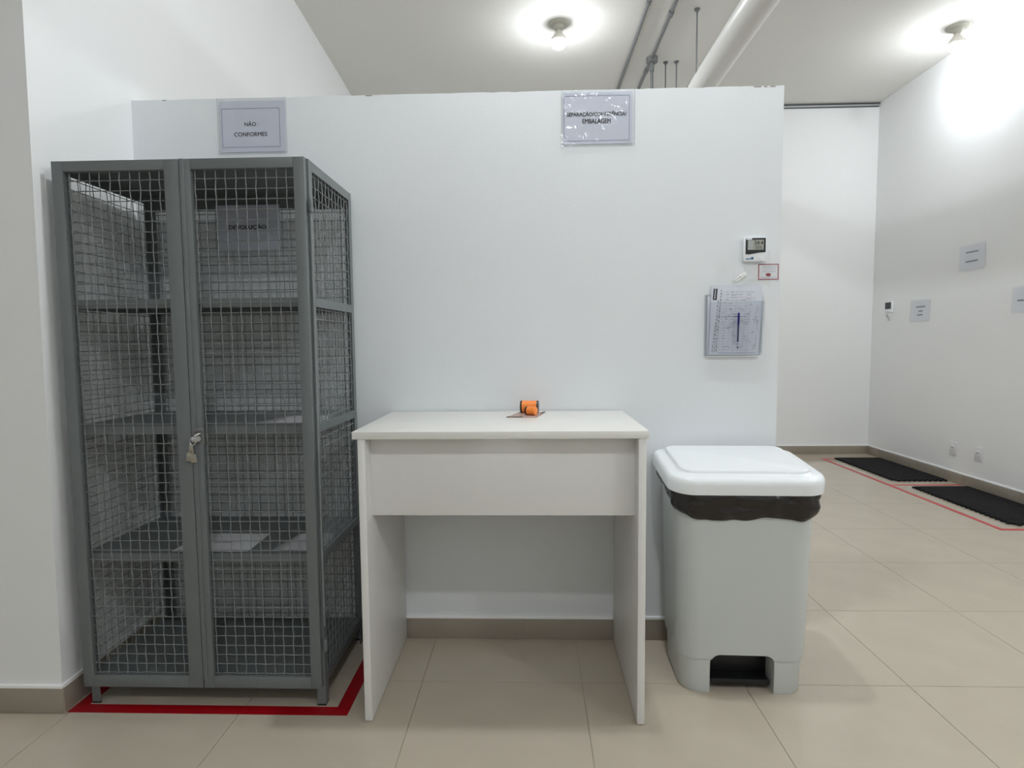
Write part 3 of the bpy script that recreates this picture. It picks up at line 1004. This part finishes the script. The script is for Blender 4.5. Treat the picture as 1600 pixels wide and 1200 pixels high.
pen.rotation_euler = (0, math.radians(1.0), 0)
MB().tube([(0, 0, 0), (0, 0, -.004), (0, 0, -.050)], [.0030, .0044, .0044], 12).build('cap', M['pen_blue'], pen)
MB().box(-.0015, -.0068, -.046, .0015, -.0042, -.006, .0005).build('cap_clip', M['pen_blue'], pen)
MB().tube([(0, 0, -.0502), (0, 0, -.118)], .0036, 8).build('barrel', M['pen_clear'], pen)
MB().tube([(0, 0, -.1182), (0, 0, -.138)], .0033, 8).build('clear_end', M['acrylic'], pen)
MB().tube([(0, 0, -.1382), (0, 0, -.1435)], .0034, 8).build('end_plug', M['pen_blue'], pen)

# ------------------------------------------------------------------ things on the far side wall
def right_sign(label, y0, y1, z0, z1, lines, seed, tilt=0.0):
    r = thing('paper_sign', label, 'sign')
    mb = MB()
    MB().box(xR - .0030, y0 + .01, z0 + .012, xR - .0022, y1 - .01, z1 - .008).build('paper', M['paper_b'], r)
    for (yc, zc, wd, chunks) in lines:
        mbk = MB(); rr = random.Random(seed + int(zc * 100))
        y = yc + wd / 2
        for k in range(chunks):
            cw = wd / chunks
            hh = .013
            zz = zc + tilt * (yc - y)
            mbk.quad((xR - .0034, y, zz - hh / 2), (xR - .0034, y - cw * .86, zz - hh / 2), (xR - .0034, y - cw * .86, zz + hh / 2), (xR - .0034, y, zz + hh / 2))
            y -= cw
        tag(mbk.build('printed_line', M['ink_grey'], r), kind='stuff')
    sheet_bent(y0, y1, z0, z1, xR - .0046, 'x', .004, seed, 10, 8, bow=.008).build('plastic_sleeve', M['film'], r, 180)
    return r
right_sign('paper notice with two printed lines, hung highest on the side wall', 2.531, 2.822, 1.853, 2.075, [(2.684, 2.012, .142, 9), (2.684, 1.934, .136, 9)], 31)
right_sign('paper notice with three printed lines beside the small thermometer on the side wall', 3.168, 3.455, 1.440, 1.654, [(3.308, 1.586, .132, 8), (3.306, 1.546, .058, 4), (3.312, 1.509, .080, 5)], 41)
right_sign('paper notice with one printed line, cut off by the picture edge', 1.955, 2.247, 1.468, 1.672, [(2.105, 1.564, .190, 10)], 51)

rt = thing('thermometer', 'small white thermometer with dark display on the far side wall', 'thermometer')
MB().box(xR - .021, 3.722, 1.556, xR - .0005, 3.840, 1.668, .005).build('casing', M['device'], rt)
MB().box(xR - .0225, 3.737, 1.592, xR - .0208, 3.836, 1.662).build('display', M['dark'], rt)
rh = thing('wall_hook', 'tiny grey hook under the small thermometer on the side wall', 'hook')
MB().tube([(xR - .006, 3.833, 1.529), (xR - .012, 3.815, 1.505), (xR - .012, 3.79, 1.473)], [.010, .007, .006], 8).build('hook_loop', M['alu'], rh)
MB().box(xR - .008, 3.82, 1.515, xR - .0005, 3.845, 1.54, .002).build('hook_pad', M['hookwhite'], rh)

def outlet(label, yc, zc):
    r = thing('wall_outlet', label, 'outlet', (xR, yc, zc), 0, 'white sockets low on the side wall')
    MB().box(-.008, -.041, -.062, -.0003, .041, .062, .003).build('cover_plate', M['outlet'], r)
    MB().box(-.0115, -.026, -.034, -.0078, .026, .034, .002).build('socket_insert', M['outlet'], r)
    mb = MB()
    for y in (-.012, 0, .012):
        mb.tube([(-.0118, y, .010), (-.0113, y, .010)], .0042, 8)
    tag(mb.build('pin_hole', M['dark'], r), kind='stuff')
outlet('white wall socket farther back on the side wall', 2.799, .300)
outlet('white wall socket nearer, below the highest notice', 2.508, .303)
